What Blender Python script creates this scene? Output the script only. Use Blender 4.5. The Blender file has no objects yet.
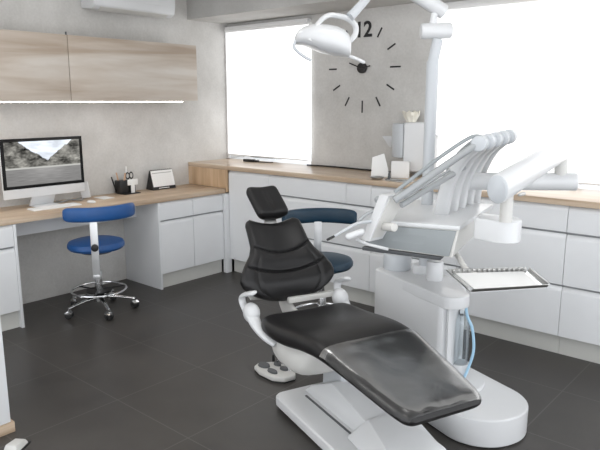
import bpy, bmesh, math, random
from mathutils import Vector, Matrix, noise
R = math.radians
random.seed(7)
C = bpy.context.scene.collection

# ------------------------------------------------------------------ materials
def new_mat(name):
    m = bpy.data.materials.new(name); m.use_nodes = True
    nt = m.node_tree
    return m, nt, nt.nodes['Principled BSDF']

def mat(name, col, rough=.5, metal=0., var=0., scale=8., bump=0., spec=.5, coat=0.):
    m, nt, b = new_mat(name)
    b.inputs['Base Color'].default_value = (*col, 1)
    b.inputs['Roughness'].default_value = rough
    b.inputs['Metallic'].default_value = metal
    b.inputs['Specular IOR Level'].default_value = spec
    b.inputs['Coat Weight'].default_value = coat
    tc = nt.nodes.new('ShaderNodeTexCoord')
    n = nt.nodes.new('ShaderNodeTexNoise'); n.inputs['Scale'].default_value = scale; n.inputs['Detail'].default_value = 5
    nt.links.new(tc.outputs['Object'], n.inputs['Vector'])
    if var:
        r = nt.nodes.new('ShaderNodeValToRGB')
        r.color_ramp.elements[0].position = .3; r.color_ramp.elements[1].position = .7
        r.color_ramp.elements[0].color = (*[c*(1-var) for c in col], 1)
        r.color_ramp.elements[1].color = (*[min(1, c*(1+var)) for c in col], 1)
        nt.links.new(n.outputs['Fac'], r.inputs['Fac']); nt.links.new(r.outputs['Color'], b.inputs['Base Color'])
    if bump:
        bp = nt.nodes.new('ShaderNodeBump'); bp.inputs['Strength'].default_value = bump; bp.inputs['Distance'].default_value = .003
        nt.links.new(n.outputs['Fac'], bp.inputs['Height']); nt.links.new(bp.outputs['Normal'], b.inputs['Normal'])
    return m

def ramp(nt, src, stops):
    r = nt.nodes.new('ShaderNodeValToRGB'); e = r.color_ramp.elements
    while len(e) < len(stops): e.new(.5)
    for k, (p, c) in enumerate(stops): e[k].position = p; e[k].color = (*c, 1)
    nt.links.new(src, r.inputs['Fac']); return r.outputs['Color']

def wood(name, dark, mid, light, scl=(12, 1.0, 22), rough=.45, spec=.35):
    m, nt, b = new_mat(name)
    tc = nt.nodes.new('ShaderNodeTexCoord'); mp = nt.nodes.new('ShaderNodeMapping')
    mp.inputs['Scale'].default_value = scl
    g = nt.nodes.new('ShaderNodeNewGeometry')
    nt.links.new(g.outputs['Position'], mp.inputs['Vector'])
    n = nt.nodes.new('ShaderNodeTexNoise'); n.inputs['Scale'].default_value = 1.; n.inputs['Detail'].default_value = 6; n.inputs['Distortion'].default_value = .6
    nt.links.new(mp.outputs['Vector'], n.inputs['Vector'])
    col = ramp(nt, n.outputs['Fac'], [(.33, dark), (.5, mid), (.66, light)])
    nt.links.new(col, b.inputs['Base Color']); b.inputs['Roughness'].default_value = rough
    b.inputs['Specular IOR Level'].default_value = spec
    return m

def plaster(name, a, b_, c_, scale=1.6):
    m, nt, b = new_mat(name)
    g = nt.nodes.new('ShaderNodeNewGeometry')
    n = nt.nodes.new('ShaderNodeTexNoise'); n.inputs['Scale'].default_value = scale; n.inputs['Detail'].default_value = 9; n.inputs['Roughness'].default_value = .62
    n2 = nt.nodes.new('ShaderNodeTexNoise'); n2.inputs['Scale'].default_value = 55; n2.inputs['Detail'].default_value = 3
    v = nt.nodes.new('ShaderNodeTexVoronoi'); v.inputs['Scale'].default_value = 26
    for q in (n, n2, v): nt.links.new(g.outputs['Position'], q.inputs['Vector'])
    mx = nt.nodes.new('ShaderNodeMix'); mx.data_type = 'FLOAT'; mx.inputs[0].default_value = .2
    nt.links.new(n.outputs['Fac'], mx.inputs[2]); nt.links.new(n2.outputs['Fac'], mx.inputs[3])
    col = ramp(nt, mx.outputs[0], [(.33, a), (.5, b_), (.66, c_)])
    pit = ramp(nt, v.outputs['Distance'], [(.03, (.93, .93, .93)), (.09, (1, 1, 1))])
    mm = nt.nodes.new('ShaderNodeMix'); mm.data_type = 'RGBA'; mm.blend_type = 'MULTIPLY'; mm.inputs[0].default_value = .6
    nt.links.new(col, mm.inputs[6]); nt.links.new(pit, mm.inputs[7])
    nt.links.new(mm.outputs[2], b.inputs['Base Color'])
    bp = nt.nodes.new('ShaderNodeBump'); bp.inputs['Strength'].default_value = .15; bp.inputs['Distance'].default_value = .004
    nt.links.new(mx.outputs[0], bp.inputs['Height']); nt.links.new(bp.outputs['Normal'], b.inputs['Normal'])
    b.inputs['Roughness'].default_value = .75; b.inputs['Specular IOR Level'].default_value = .25
    return m

def floor_mat():
    m, nt, b = new_mat('dark_stone_tile')
    g = nt.nodes.new('ShaderNodeNewGeometry'); s = nt.nodes.new('ShaderNodeSeparateXYZ')
    nt.links.new(g.outputs['Position'], s.inputs[0])
    def M(op, a, b2=None):
        n = nt.nodes.new('ShaderNodeMath'); n.operation = op
        for k, q in enumerate((a, b2)):
            if q is None: continue
            if isinstance(q, (int, float)): n.inputs[k].default_value = q
            else: nt.links.new(q, n.inputs[k])
        return n.outputs[0]
    def line(o, off, sp):
        f = M('FRACT', M('ADD', M('DIVIDE', M('SUBTRACT', o, off), sp), .5))
        return M('LESS_THAN', M('ABSOLUTE', M('SUBTRACT', f, .5)), .0055)
    ln = M('MAXIMUM', line(s.outputs[0], 1.31, .562), line(s.outputs[1], -3.18, .53))
    n = nt.nodes.new('ShaderNodeTexNoise'); n.inputs['Scale'].default_value = 2.2; n.inputs['Detail'].default_value = 9; n.inputs['Roughness'].default_value = .65
    nt.links.new(g.outputs['Position'], n.inputs['Vector'])
    col = ramp(nt, n.outputs['Fac'], [(.3, (.041, .0375, .0345)), (.5, (.056, .0515, .0475)), (.7, (.073, .0675, .062))])
    mx = nt.nodes.new('ShaderNodeMix'); mx.data_type = 'RGBA'
    nt.links.new(M('MULTIPLY', ln, .5), mx.inputs[0]); nt.links.new(col, mx.inputs[6]); mx.inputs[7].default_value = (.13, .125, .118, 1)
    nt.links.new(mx.outputs[2], b.inputs['Base Color'])
    r = ramp(nt, n.outputs['Fac'], [(.3, (.33, .33, .33)), (.7, (.46, .46, .46))])
    nt.links.new(r, b.inputs['Roughness']); b.inputs['Specular IOR Level'].default_value = .42
    return m

def emit(name, col, st):
    m = bpy.data.materials.new(name); m.use_nodes = True; nt = m.node_tree; nt.nodes.clear()
    e = nt.nodes.new('ShaderNodeEmission'); o = nt.nodes.new('ShaderNodeOutputMaterial')
    e.inputs[0].default_value = (*col, 1); e.inputs[1].default_value = st
    nt.links.new(e.outputs[0], o.inputs[0]); return m

def clear(name, tint, gloss, rough=.08, bmp=.3, fres=1.):
    m = bpy.data.materials.new(name); m.use_nodes = True; nt = m.node_tree; nt.nodes.clear()
    t = nt.nodes.new('ShaderNodeBsdfTransparent'); t.inputs[0].default_value = (*tint, 1)
    g = nt.nodes.new('ShaderNodeBsdfGlossy'); g.inputs['Roughness'].default_value = rough
    f = nt.nodes.new('ShaderNodeFresnel'); f.inputs[0].default_value = 1.45
    a = nt.nodes.new('ShaderNodeMath'); a.operation = 'ADD'; a.inputs[1].default_value = gloss
    nz = nt.nodes.new('ShaderNodeTexNoise'); nz.inputs['Scale'].default_value = 9; nz.inputs['Distortion'].default_value = 1.5
    tc = nt.nodes.new('ShaderNodeTexCoord'); nt.links.new(tc.outputs['Object'], nz.inputs['Vector'])
    bp = nt.nodes.new('ShaderNodeBump'); bp.inputs['Strength'].default_value = bmp; bp.inputs['Distance'].default_value = .01
    nt.links.new(nz.outputs['Fac'], bp.inputs['Height']); nt.links.new(bp.outputs['Normal'], g.inputs['Normal'])
    mx = nt.nodes.new('ShaderNodeMixShader'); o = nt.nodes.new('ShaderNodeOutputMaterial')
    h = nt.nodes.new('ShaderNodeMath'); h.operation = 'MULTIPLY'; h.inputs[1].default_value = fres; nt.links.new(f.outputs[0], h.inputs[0]); nt.links.new(h.outputs[0], a.inputs[0]); nt.links.new(a.outputs[0], mx.inputs[0])
    nt.links.new(t.outputs[0], mx.inputs[1]); nt.links.new(g.outputs[0], mx.inputs[2]); nt.links.new(mx.outputs[0], o.inputs[0])
    return m

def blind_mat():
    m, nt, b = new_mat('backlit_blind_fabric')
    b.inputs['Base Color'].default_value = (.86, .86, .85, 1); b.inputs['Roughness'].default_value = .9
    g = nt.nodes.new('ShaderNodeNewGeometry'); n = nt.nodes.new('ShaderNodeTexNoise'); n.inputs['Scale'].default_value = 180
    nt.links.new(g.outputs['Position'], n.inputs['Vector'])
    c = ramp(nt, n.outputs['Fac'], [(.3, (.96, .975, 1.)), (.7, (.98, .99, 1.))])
    nt.links.new(c, b.inputs['Emission Color']); b.inputs['Emission Strength'].default_value = BLIND  # fabric itself emits, standing in for daylight shining through it
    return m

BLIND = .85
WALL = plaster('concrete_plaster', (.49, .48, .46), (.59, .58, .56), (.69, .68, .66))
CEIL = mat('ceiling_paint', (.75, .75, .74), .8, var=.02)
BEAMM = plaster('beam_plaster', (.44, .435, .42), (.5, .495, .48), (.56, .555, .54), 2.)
FLOOR = floor_mat()
OAK = wood('oak_worktop', (.44, .32, .215), (.57, .44, .32), (.67, .55, .425), (6, 1.2, 30))
OAKX = wood('oak_worktop_long', (.44, .32, .215), (.57, .44, .32), (.67, .55, .425), (1.2, 6, 30), .28, .6)
OAKV = wood('oak_side', (.46, .31, .19), (.58, .41, .26), (.68, .51, .35), (14, 14, 1.4))
PALE = wood('pale_oak_front', (.41, .33, .26), (.54, .475, .41), (.64, .60, .55), (10, .7, 8), .5)
WHITE = mat('white_lacquer', (.79, .805, .82), .32, var=.01)
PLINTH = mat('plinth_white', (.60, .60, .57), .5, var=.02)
GAPM = mat('shadow_gap_profile', (.35, .36, .37), .5, var=.03)
TRIM = mat('window_frame_white', (.85, .85, .85), .4, var=.01)
BLINDM = blind_mat()
PLAST = mat('white_plastic', (.68, .69, .70), .28, var=.01, coat=.2)
PLASTG = mat('light_grey_plastic', (.54, .565, .59), .35, var=.02)
WARMP = mat('warm_white_plastic', (.64, .635, .61), .4, var=.01)
GREYP = mat('mid_grey_plastic', (.29, .315, .325), .5, var=.03)
DGREY = mat('dark_grey_plastic', (.08, .085, .09), .45, var=.05)
BLACK = mat('black_plastic', (.012, .012, .013), .4, var=.1)
LEATH = mat('black_leatherette', (.012, .0115, .012), .38, var=.10, scale=30, bump=.12, spec=.38)
LEATH2 = mat('black_leatherette_piping', (.014, .014, .016), .42, var=.1, scale=30, bump=.1)
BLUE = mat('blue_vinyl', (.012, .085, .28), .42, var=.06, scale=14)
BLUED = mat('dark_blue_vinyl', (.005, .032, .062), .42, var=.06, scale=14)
CHROME = mat('chrome', (.75, .76, .77), .16, 1., var=.01)
STEEL = mat('brushed_steel', (.52, .52, .51), .3, 1., var=.05, scale=40)
ALU = mat('anodised_aluminium', (.72, .73, .74), .34, .75, var=.01)
PAPER = mat('white_paper', (.84, .84, .83), .8, var=.01)
CREAM = mat('cream_tissue', (.80, .77, .68), .85, var=.04)
INK = mat('grey_print', (.4, .4, .4), .8, var=.1)
TANM = mat('tan_wood_pencil', (.55, .36, .24), .6, var=.1)
SCRB = mat('screen_glass_black', (.004, .004, .004), .12, spec=.25)
CHIN = mat('pale_aluminium', (.76, .77, .78), .35, .15)
RUBBER = mat('black_rubber', (.02, .02, .02), .7, var=.1)
TUBEG = mat('grey_hose', (.36, .375, .385), .42, var=.03)
LED = emit('warm_led', (1., .90, .82), 11.)
PLIGHT = emit('added_panel_light', (1., .99, .97), 5.4)  # glow of the added, unseen ceiling panels that brighten the room
GLASS = clear('window_glass', (.97, .98, .99), .02, .02, 0.)
FILM = clear('clear_plastic_cover', (.90, .90, .90), .035, .24, .12, .38)
BOTTLE = clear('clear_bottle', (.90, .945, .97), .06, .1)
BTUBE = mat('pale_blue_tubing', (.38, .60, .78), .35, var=.03)

# ------------------------------------------------------------------ mesh helpers
def NB(): return bmesh.new()
def merge(bm, t, M=None):
    if M is not None: bmesh.ops.transform(t, matrix=M, verts=t.verts)
    me = bpy.data.meshes.new('tmp'); t.to_mesh(me); t.free(); bm.from_mesh(me); bpy.data.meshes.remove(me)
    return bm
def bevel(t, w, seg=2, ang=25):
    if w <= 0: return
    es = [e for e in t.edges if len(e.link_faces) == 2 and e.calc_face_angle(0) > R(ang)]
    bmesh.ops.bevel(t, geom=es, offset=w, segments=seg, profile=.6, affect='EDGES', clamp_overlap=True)
def box(bm, x0, x1, y0, y1, z0, z1, bev=.0, seg=2, M=None):
    t = bmesh.new(); bmesh.ops.create_cube(t, size=1)
    bmesh.ops.transform(t, matrix=Matrix.Translation(((x0+x1)/2, (y0+y1)/2, (z0+z1)/2)) @ Matrix.Diagonal((x1-x0, y1-y0, z1-z0, 1)), verts=t.verts)
    bevel(t, bev, seg); return merge(bm, t, M)
def hexa(bm, b4, t4, bev=0., seg=2, M=None):
    """eight-corner block: four bottom points, four top points, both counter-clockwise from above"""
    t = bmesh.new(); B = [t.verts.new(p) for p in b4]; T = [t.verts.new(p) for p in t4]
    t.faces.new(B[::-1]); t.faces.new(T)
    for k in range(4): t.faces.new((B[k], B[(k+1) % 4], T[(k+1) % 4], T[k]))
    bmesh.ops.recalc_face_normals(t, faces=t.faces); bevel(t, bev, seg); return merge(bm, t, M)
def prism(bm, pts, axis, a, b, bev=0., seg=2, M=None):
    t = bmesh.new()
    def P(p, c): return {'x': (c, p[0], p[1]), 'y': (p[0], c, p[1]), 'z': (p[0], p[1], c)}[axis]
    A = [t.verts.new(P(p, a)) for p in pts]; B = [t.verts.new(P(p, b)) for p in pts]
    n = len(pts); t.faces.new(A); t.faces.new(B[::-1])
    for k in range(n): t.faces.new((A[k], B[k], B[(k+1) % n], A[(k+1) % n]))
    bmesh.ops.recalc_face_normals(t, faces=t.faces); bevel(t, bev, seg); return merge(bm, t, M)
def spline(pts, n=8):
    P = [Vector(p) for p in pts]; out = []
    P = [P[0]*2-P[1]] + P + [P[-1]*2-P[-2]]
    for i in range(1, len(P)-2):
        for k in range(n):
            t = k/n; a, b, c, d = P[i-1], P[i], P[i+1], P[i+2]
            out.append(.5*((2*b)+(c-a)*t+(2*a-5*b+4*c-d)*t*t+(3*b-a-3*c+d)*t**3))
    out.append(P[-2]); return out
def loft(bm, rings, cap=True, M=None):
    t = bmesh.new(); V = [[t.verts.new(p) for p in r] for r in rings]; n = len(rings[0])
    for a, b in zip(V, V[1:]):
        for k in range(n): t.faces.new((a[k], a[(k+1) % n], b[(k+1) % n], b[k]))
    if cap: t.faces.new(V[0][::-1]); t.faces.new(V[-1])
    bmesh.ops.recalc_face_normals(t, faces=t.faces); return merge(bm, t, M)
def tube(bm, pts, r, n=14, flat=1., up=(0, 0, 1), round_end=False, M=None):
    """sweep; flat scales the section along the 'up' side; r number or list"""
    P = [Vector(p) for p in pts]; m = len(P); rr = r if isinstance(r, (list, tuple)) else [r]*m
    if len(rr) != m: rr = [rr[0] + (rr[-1]-rr[0])*i/(m-1) for i in range(m)]
    rings = []; U = Vector(up)
    T0 = (P[1]-P[0]).normalized()
    if abs(T0.dot(U)) > .95: U = Vector((1, 0, 0)) if abs(T0.x) < .9 else Vector((0, 1, 0))
    S = T0.cross(U).normalized(); Nn = S.cross(T0)
    for i in range(m):
        T = (P[min(i+1, m-1)]-P[max(i-1, 0)]).normalized()
        S = (S - T*S.dot(T)).normalized(); Nn = S.cross(T)
        def ring(c, q): return [c + S*math.cos(2*math.pi*k/n)*q + Nn*math.sin(2*math.pi*k/n)*q*flat for k in range(n)]
        if round_end and i == 0:
            for a in (78, 55, 30): rings.append(ring(P[0]-T*rr[0]*math.sin(R(a)), rr[0]*math.cos(R(a))))
        rings.append(ring(P[i], rr[i]))
        if round_end and i == m-1:
            for a in (30, 55, 78): rings.append(ring(P[i]+T*rr[i]*math.sin(R(a)), rr[i]*math.cos(R(a))))
    return loft(bm, rings, True, M)
def rod(bm, a, b, r, n=20, bev=.0, M=None):
    """cylinder between two points with softly rounded rims"""
    a = Vector(a); b = Vector(b); T = (b-a).normalized()
    if bev: return tube(bm, [a, a+T*bev*.3, a+T*bev, b-T*bev, b-T*bev*.3, b], [r-bev, r-bev*.3, r, r, r-bev*.3, r-bev], n, M=M)
    return tube(bm, [a, b], r, n, M=M)
def lathe(bm, prof, c=(0, 0, 0), n=32, M=None):
    return loft(bm, [[(c[0]+r*math.cos(2*math.pi*k/n), c[1]+r*math.sin(2*math.pi*k/n), c[2]+z) for k in range(n)] for r, z in prof], True, M)
def ball(bm, c, r, s=(1, 1, 1), M=None):
    t = bmesh.new(); bmesh.ops.create_uvsphere(t, u_segments=20, v_segments=12, radius=r)
    bmesh.ops.transform(t, matrix=Matrix.Translation(c) @ Matrix.Diagonal((*s, 1)), verts=t.verts); return merge(bm, t, M)
def torus(bm, c, R_, r, n=40, m=10, M=None):
    t = bmesh.new(); V = []
    for i in range(n):
        a = 2*math.pi*i/n
        V.append([t.verts.new((c[0]+(R_+r*math.cos(2*math.pi*j/m))*math.cos(a), c[1]+(R_+r*math.cos(2*math.pi*j/m))*math.sin(a), c[2]+r*math.sin(2*math.pi*j/m))) for j in range(m)])
    for i in range(n):
        for j in range(m): t.faces.new((V[i][j], V[(i+1) % n][j], V[(i+1) % n][(j+1) % m], V[i][(j+1) % m]))
    return merge(bm, t, M)
def pillow(bm, frame, nu=40, nv=56, creases=None, M=None, pu=5, pv=14):
    """closed cushion; frame(v) -> (centre, across half-vector, up normal, thickness, bow); creases(u, v) -> depth on the upper face"""
    t = bmesh.new(); rows = []
    def pt(u, v, side):
        c, a, nrm, th, bow = frame(v)
        e = max(0., 1-abs(u)**pu)**.42
        ev = max(0., 1-abs(2*v-1)**pv)**.5
        d = creases(u, v) if (creases and side > 0) else 0
        return c + a*u + nrm*(bow*u*u) + nrm*(side*th*.5*e*ev - d*e*ev)
    us = [math.sin(math.pi*.5*(-1+2*i/nu)) for i in range(nu+1)]
    vs = [.5-.5*math.cos(math.pi*j/nv) for j in range(nv+1)] if False else [j/nv for j in range(nv+1)]
    F = [[t.verts.new(pt(u, v, 1)) for u in us] for v in vs]; Bk = [[t.verts.new(pt(u, v, -1)) for u in us] for v in vs]
    for G in (F, Bk):
        for j in range(nv):
            for i in range(nu): t.faces.new((G[j][i], G[j][i+1], G[j+1][i+1], G[j+1][i]))
    bmesh.ops.remove_doubles(t, verts=t.verts, dist=.0004)
    bmesh.ops.holes_fill(t, edges=[e for e in t.edges if len(e.link_faces) == 1], sides=0)
    bmesh.ops.recalc_face_normals(t, faces=t.faces); return merge(bm, t, M)

# ------------------------------------------------------------------ objects
INV = {}
def T3(loc, rz=0): return Matrix.Translation(loc) @ Matrix.Rotation(rz, 4, 'Z')
def thing(name, label, cat, loc=(0, 0, 0), rz=0, group=None):
    o = bpy.data.objects.new(name, None); C.objects.link(o); o.empty_display_size = .1
    o.location = loc; o.rotation_euler = (0, 0, rz); o['label'] = label; o['category'] = cat
    if group: o['group'] = group
    INV[o.name] = T3(loc, rz).inverted(); return o
def smooth(me, ang=35):
    for p in me.polygons: p.use_smooth = True
    try: me.set_sharp_from_angle(angle=R(ang))
    except Exception: pass
def part(name, bm, m, parent, local=False, label=None, kind=None):
    """mesh child; bm in world coordinates unless local"""
    if not local: bmesh.ops.transform(bm, matrix=INV[parent.name], verts=bm.verts)
    me = bpy.data.meshes.new(name); bm.to_mesh(me); bm.free(); me.materials.append(m); smooth(me)
    o = bpy.data.objects.new(name, me); C.objects.link(o); o.parent = parent; INV[o.name] = INV[parent.name]
    if label: o['label'] = label
    if kind: o['kind'] = kind
    return o
def solo(name, bm, m, label, cat, group=None, kind=None):
    """a thing that is one mesh; origin put at its base"""
    xs = [v.co.x for v in bm.verts]; ys = [v.co.y for v in bm.verts]; zs = [v.co.z for v in bm.verts]
    c = Vector(((min(xs)+max(xs))/2, (min(ys)+max(ys))/2, min(zs)))
    bmesh.ops.translate(bm, vec=-c, verts=bm.verts)
    me = bpy.data.meshes.new(name); bm.to_mesh(me); bm.free(); me.materials.append(m); smooth(me)
    o = bpy.data.objects.new(name, me); C.objects.link(o); o.location = c; o['label'] = label; o['category'] = cat
    if group: o['group'] = group
    INV[o.name] = Matrix.Translation(c).inverted(); return o
def struct(name, bm, m, parent=None):
    me = bpy.data.meshes.new(name); bm.to_mesh(me); bm.free(); me.materials.append(m); smooth(me)
    o = bpy.data.objects.new(name, me); C.objects.link(o)
    if parent: o.parent = parent
    else: o['kind'] = 'structure'
    INV[o.name] = Matrix.Identity(4); return o
def copy_tree(o, parent=None):
    c = o.copy(); C.objects.link(c)
    if parent: c.parent = parent
    for ch in list(o.children): copy_tree(ch, c)
    return c

YW = -.64          # room face of the window wall
XR, YF, ZC = 5.6, -6.6, 2.62
# ------------------------------------------------------------------ room
struct('floor', box(NB(), -.2, XR, YF, 0.1, -.1, 0), FLOOR)
struct('ceiling', box(NB(), -.2, XR, YF, 0.1, ZC, ZC+.1), CEIL)
struct('wall_left', box(NB(), -.2, 0, YF, 0.1, 0, ZC), WALL)
W1, W2, ZS, ZT = (.0, 1.035), (2.235, 5.1), .90, 2.14
b = NB()
for x0, x1, z0, z1 in ((0, XR, 0, ZS), (0, XR, ZT, ZC), (W1[1], W2[0], ZS, ZT), (W2[1], XR, ZS, ZT)):
    box(b, x0, x1, YW, YW+.3, z0, z1)
struct('wall_back', b, WALL)
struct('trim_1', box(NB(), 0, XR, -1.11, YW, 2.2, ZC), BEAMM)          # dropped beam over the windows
for k, (a, c) in enumerate((W1, W2)):
    b = NB()
    n = 1 if k == 0 else 3
    yf = YW+.2
    box(b, a, c, yf, yf+.05, ZS, ZS+.05, .004); box(b, a, c, yf, yf+.05, ZT-.05, ZT, .004)
    for i in range(n+1):
        x = a + (c-a)*i/n; x0 = min(max(x-.03, a), c-.06)
        box(b, x0, x0+.06, yf, yf+.05, ZS+.05, ZT-.05, .004)
    w = struct('window_%d' % (k+1), b, TRIM)
    struct('window_pane', box(NB(), a+.01, c-.01, yf+.02, yf+.026, ZS+.03, ZT-.03), GLASS, w)
    struct('window_sill', box(NB(), a+.002, c-.002, YW+.002, yf, ZS, ZS+.05, .003), TRIM, w)
# ------------------------------------------------------------------ roller blinds
def blind(a, c, zb, label):
    t = thing('roller_blind', label, 'blind', ((a+c)/2, YW-.03, zb), 0, 'roller blinds over the two windows')
    b = NB(); box(b, a, c, YW-.037, YW-.034, zb, 2.13); part('fabric', b, BLINDM, t)
    b = NB(); rod(b, (a, YW-.033, 2.14), (c, YW-.033, 2.14), .022, 16); box(b, a, c, YW-.052, YW-.002, 2.15, 2.17, .004); part('head_rail', b, TRIM, t)
    b = NB(); box(b, a+.002, c-.002, YW-.040, YW-.026, zb-.012, zb, .003); part('bottom_bar', b, TRIM, t)
    return t
blind(.024, 1.03, 1.0, 'white backlit roller blind over the narrow window in the room corner, left of the clock')
blind(2.215, 5.0, .995, 'wide white backlit roller blind over the large window right of the clock')
b = NB(); box(b, .0, .022, YW-.03, YW-.004, .952, 2.13, .003); struct('trim_2', b, TRIM)

# ------------------------------------------------------------------ base cabinets
def front(b, x0, x1, z0, z1, y, lip=True):
    """handleless front facing -y whose top edge slopes back into the grip gap"""
    prism(b, [(y, z0), (y, z1-.028), (y+.014, z1), (y+.02, z1), (y+.02, z0)], 'x', x0+.0015, x1-.0015, .0012, 1)
def front_x(b, y0, y1, z0, z1, x):
    prism(b, [(x, z0), (x, z1-.024), (x-.013, z1), (x-.02, z1), (x-.02, z0)], 'y', y0+.0015, y1-.0015, .0012, 1)
YB = -1.139
G = 'handleless white base units under the long window worktop'
def base_unit(x0, x1, kind, label):
    t = thing('base_cabinet', label, 'cabinet', ((x0+x1)/2, -.9, 0), 0, G)
    b = NB(); box(b, x0+.001, x1-.001, YB+.024, YW-.005, .126, .905); part('body', b, GAPM, t)
    b = NB(); box(b, x0+.001, x1-.001, YB+.045, YB+.06, 0, .126); part('plinth', b, PLINTH, t)
    if kind == 'door':
        b = NB(); front(b, x0, x1, .126, .908, YB); part('door', b, WHITE, t)
    else:
        zs = [(.126, .427), (.441, .743), (.757, .908)]
        for k, (z0, z1) in enumerate(zs):
            if k == 2 and kind == 'split':
                xm = x0+(x1-x0)*.78
                for a, c in ((x0, xm), (xm, x1)):
                    b = NB(); front(b, a, c, z0, z1, YB); part('drawer_front', b, WHITE, t)
            else:
                b = NB(); front(b, x0, x1, z0, z1, YB); part('drawer_front', b, WHITE, t)
base_unit(.52, 1.0, 'door', 'white full-height door unit in the corner under the window worktop, beside the wooden end panel')
base_unit(1.0, 2.009, 'split', 'wide white drawer unit behind the black headrest and the dark blue stool')
base_unit(2.009, 2.69, 'd', 'white drawer unit standing behind the delivery console and the column')
base_unit(2.69, 3.37, 'd', 'white drawer unit behind the steel instrument tray')
base_unit(3.37, 4.05, 'd', 'white drawer unit at the right edge, last in the row under the window worktop')
b = NB(); box(b, .0, 4.5, -1.155, YW, .913, .95, .002); 
solo('worktop', b, OAKX, 'long oak-edged worktop running under both windows, higher than the desk', 'worktop')
b = NB(); box(b, .0, .515, -1.155, -1.135, .752, .912, .001)
box(b, .497, .515, -1.155, -1.135, .72, .752)
solo('end_panel', b, OAKV, 'vertical oak panel closing the step between the desk and the higher window worktop', 'panel')
b = NB(); box(b, .475, .519, -1.18, -1.12, .0, .709, .001); solo('corner_post', b, WHITE, 'narrow white filler strip in the corner where desk unit and window units meet', 'panel')

# desk along the left wall
b = NB(); box(b, .0, .495, -4.1, -1.157, .712, .75, .002)
solo('worktop', b, OAK, 'oak desk top along the left wall carrying the computer', 'worktop')
b = NB(); box(b, .18, .198, -2.995, -1.872, .565, .711); solo('desk_rail', b, WHITE, 'white cross rail under the desk top behind the bright blue stool', 'panel')
XF = .49
def desk_unit(y0, y1, n, end, label):
    t = thing('desk_cabinet', label, 'cabinet', (.25, (y0+y1)/2, 0), 0, 'white drawer cabinets under the desk')
    b = NB(); box(b, .005, XF-.024, y0+.02, y1-.002, .126, .708); part('body', b, GAPM, t)
    b = NB(); box(b, XF-.05, XF-.035, y0+.02, y1-.002, 0, .126); part('plinth', b, PLINTH, t)
    e0, e1 = (y0, y0+.018) if end < 0 else (y1-.018, y1)
    b = NB(); box(b, .005, XF+.002, e0, e1, 0, .709, .001); part('side_panel', b, WHITE, t)
    a0, a1 = (y0+.018, y1) if end < 0 else (y0, y1-.018)
    for k in range(n):
        c0 = a0+(a1-a0)*k/n; c1 = a0+(a1-a0)*(k+1)/n
        b = NB(); front_x(b, c0, c1, .565, .708, XF); part('drawer_front', b, WHITE, t)
        b = NB(); front_x(b, c0, c1, .126, .552, XF); part('door', b, WHITE, t)
desk_unit(-1.87, -1.182, 2, -1, 'white two-column desk cabinet between the knee space and the corner, below the desk calendar')
desk_unit(-3.9, -2.997, 1, 1, 'white desk cabinet at the left edge of the photo, under the computer')

# near-left white cabinet with a wooden bottom board
t = thing('side_cabinet', 'white cabinet with an oak base board, cut off by the lower left edge', 'cabinet', (1.5, -3.95, 0))
b = NB(); box(b, 1.25, 1.76, -4.3, -3.672, .05, .72, .003); part('body', b, WHITE, t)
b = NB(); box(b, 1.76, 1.78, -4.3, -3.68, .052, .71, .002); part('door', b, WHITE, t)
b = NB(); box(b, 1.24, 1.785, -4.31, -3.665, .0, .05, .002); part('base_board', b, OAK, t)
# white and black object lying on the floor
t = thing('foot_switch', 'small white and black foot switch lying on the floor at the lower left corner', 'foot switch', (1.925, -3.735, 0), R(35))
b = NB(); hexa(b, [(-.03, -.045, .004), (.04, -.045, .004), (.04, .05, .004), (-.03, .05, .004)], [(-.02, -.035, .035), (.03, -.035, .035), (.028, .045, .022), (-.02, .045, .022)], .006); part('pedal', b, WARMP, t, True)
b = NB(); box(b, -.035, .045, -.06, .056, 0, .005, .001); tube(b, spline([(-.02, -.05, .012), (-.03, -.09, .01), (.0, -.16, .008), (.01, -.26, .008)]), .007, 8); part('base_plate', b, BLACK, t, True)

# ------------------------------------------------------------------ wall cabinets
def wall_unit(y0, y1, label):
    t = thing('wall_cabinet', label, 'cabinet', (.18, (y0+y1)/2, 1.5), 0, 'pale oak wall cabinets above the desk')
    b = NB(); box(b, .003, .338, y0+.001, y1-.001, 1.5, 1.945, .001); part('body', b, PALE, t)
    b = NB(); box(b, .341, .36, y0+.0025, y1-.0025, 1.5, 1.947, .001); part('door', b, PALE, t)
    return t
wu = wall_unit(-2.467, -1.318, 'pale oak wall cabinet nearer the room corner, right one of the pair')
part('hinge_cap', (lambda b: (rod(b, (.352, -2.47, 1.947), (.352, -2.47, 1.968), .006, 10), b)[1])(NB()), DGREY, wu)
wall_unit(-3.75, -2.467, 'pale oak wall cabinet above the computer, left one of the pair')
t = thing('led_strip', 'thin glowing warm LED strip along the lower front edge of the wall cabinets', 'light', (.345, -2.6, 1.49))
b = NB(); box(b, .338, .354, -3.72, -1.475, 1.4935, 1.499, .0); part('housing', b, ALU, t)
b = NB(); box(b, .340, .356, -3.72, -1.475, 1.489, 1.4935, .001); part('diffuser', b, LED, t)

# ------------------------------------------------------------------ air conditioner
t = thing('air_conditioner', 'white split air conditioner high on the left wall above the wall cabinets', 'air conditioner', (.1, -1.79, 2.18))
b = NB(); prism(b, [(.0, 2.19), (.15, 2.172), (.19, 2.195), (.205, 2.26), (.205, 2.44), (.17, 2.47), (.0, 2.47)], 'y', -2.135, -1.395, .012, 3); part('body', b, PLAST, t)
b = NB(); prism(b, [(.06, 2.178), (.15, 2.166), (.188, 2.19), (.18, 2.195), (.15, 2.178), (.06, 2.186)], 'y', -2.08, -1.46, .001, 1); part('flap', b, WARMP, t)
b = NB(); box(b, .205, .209, -2.11, -1.42, 2.25, 2.44, .002); part('front_panel', b, PLAST, t)

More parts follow.
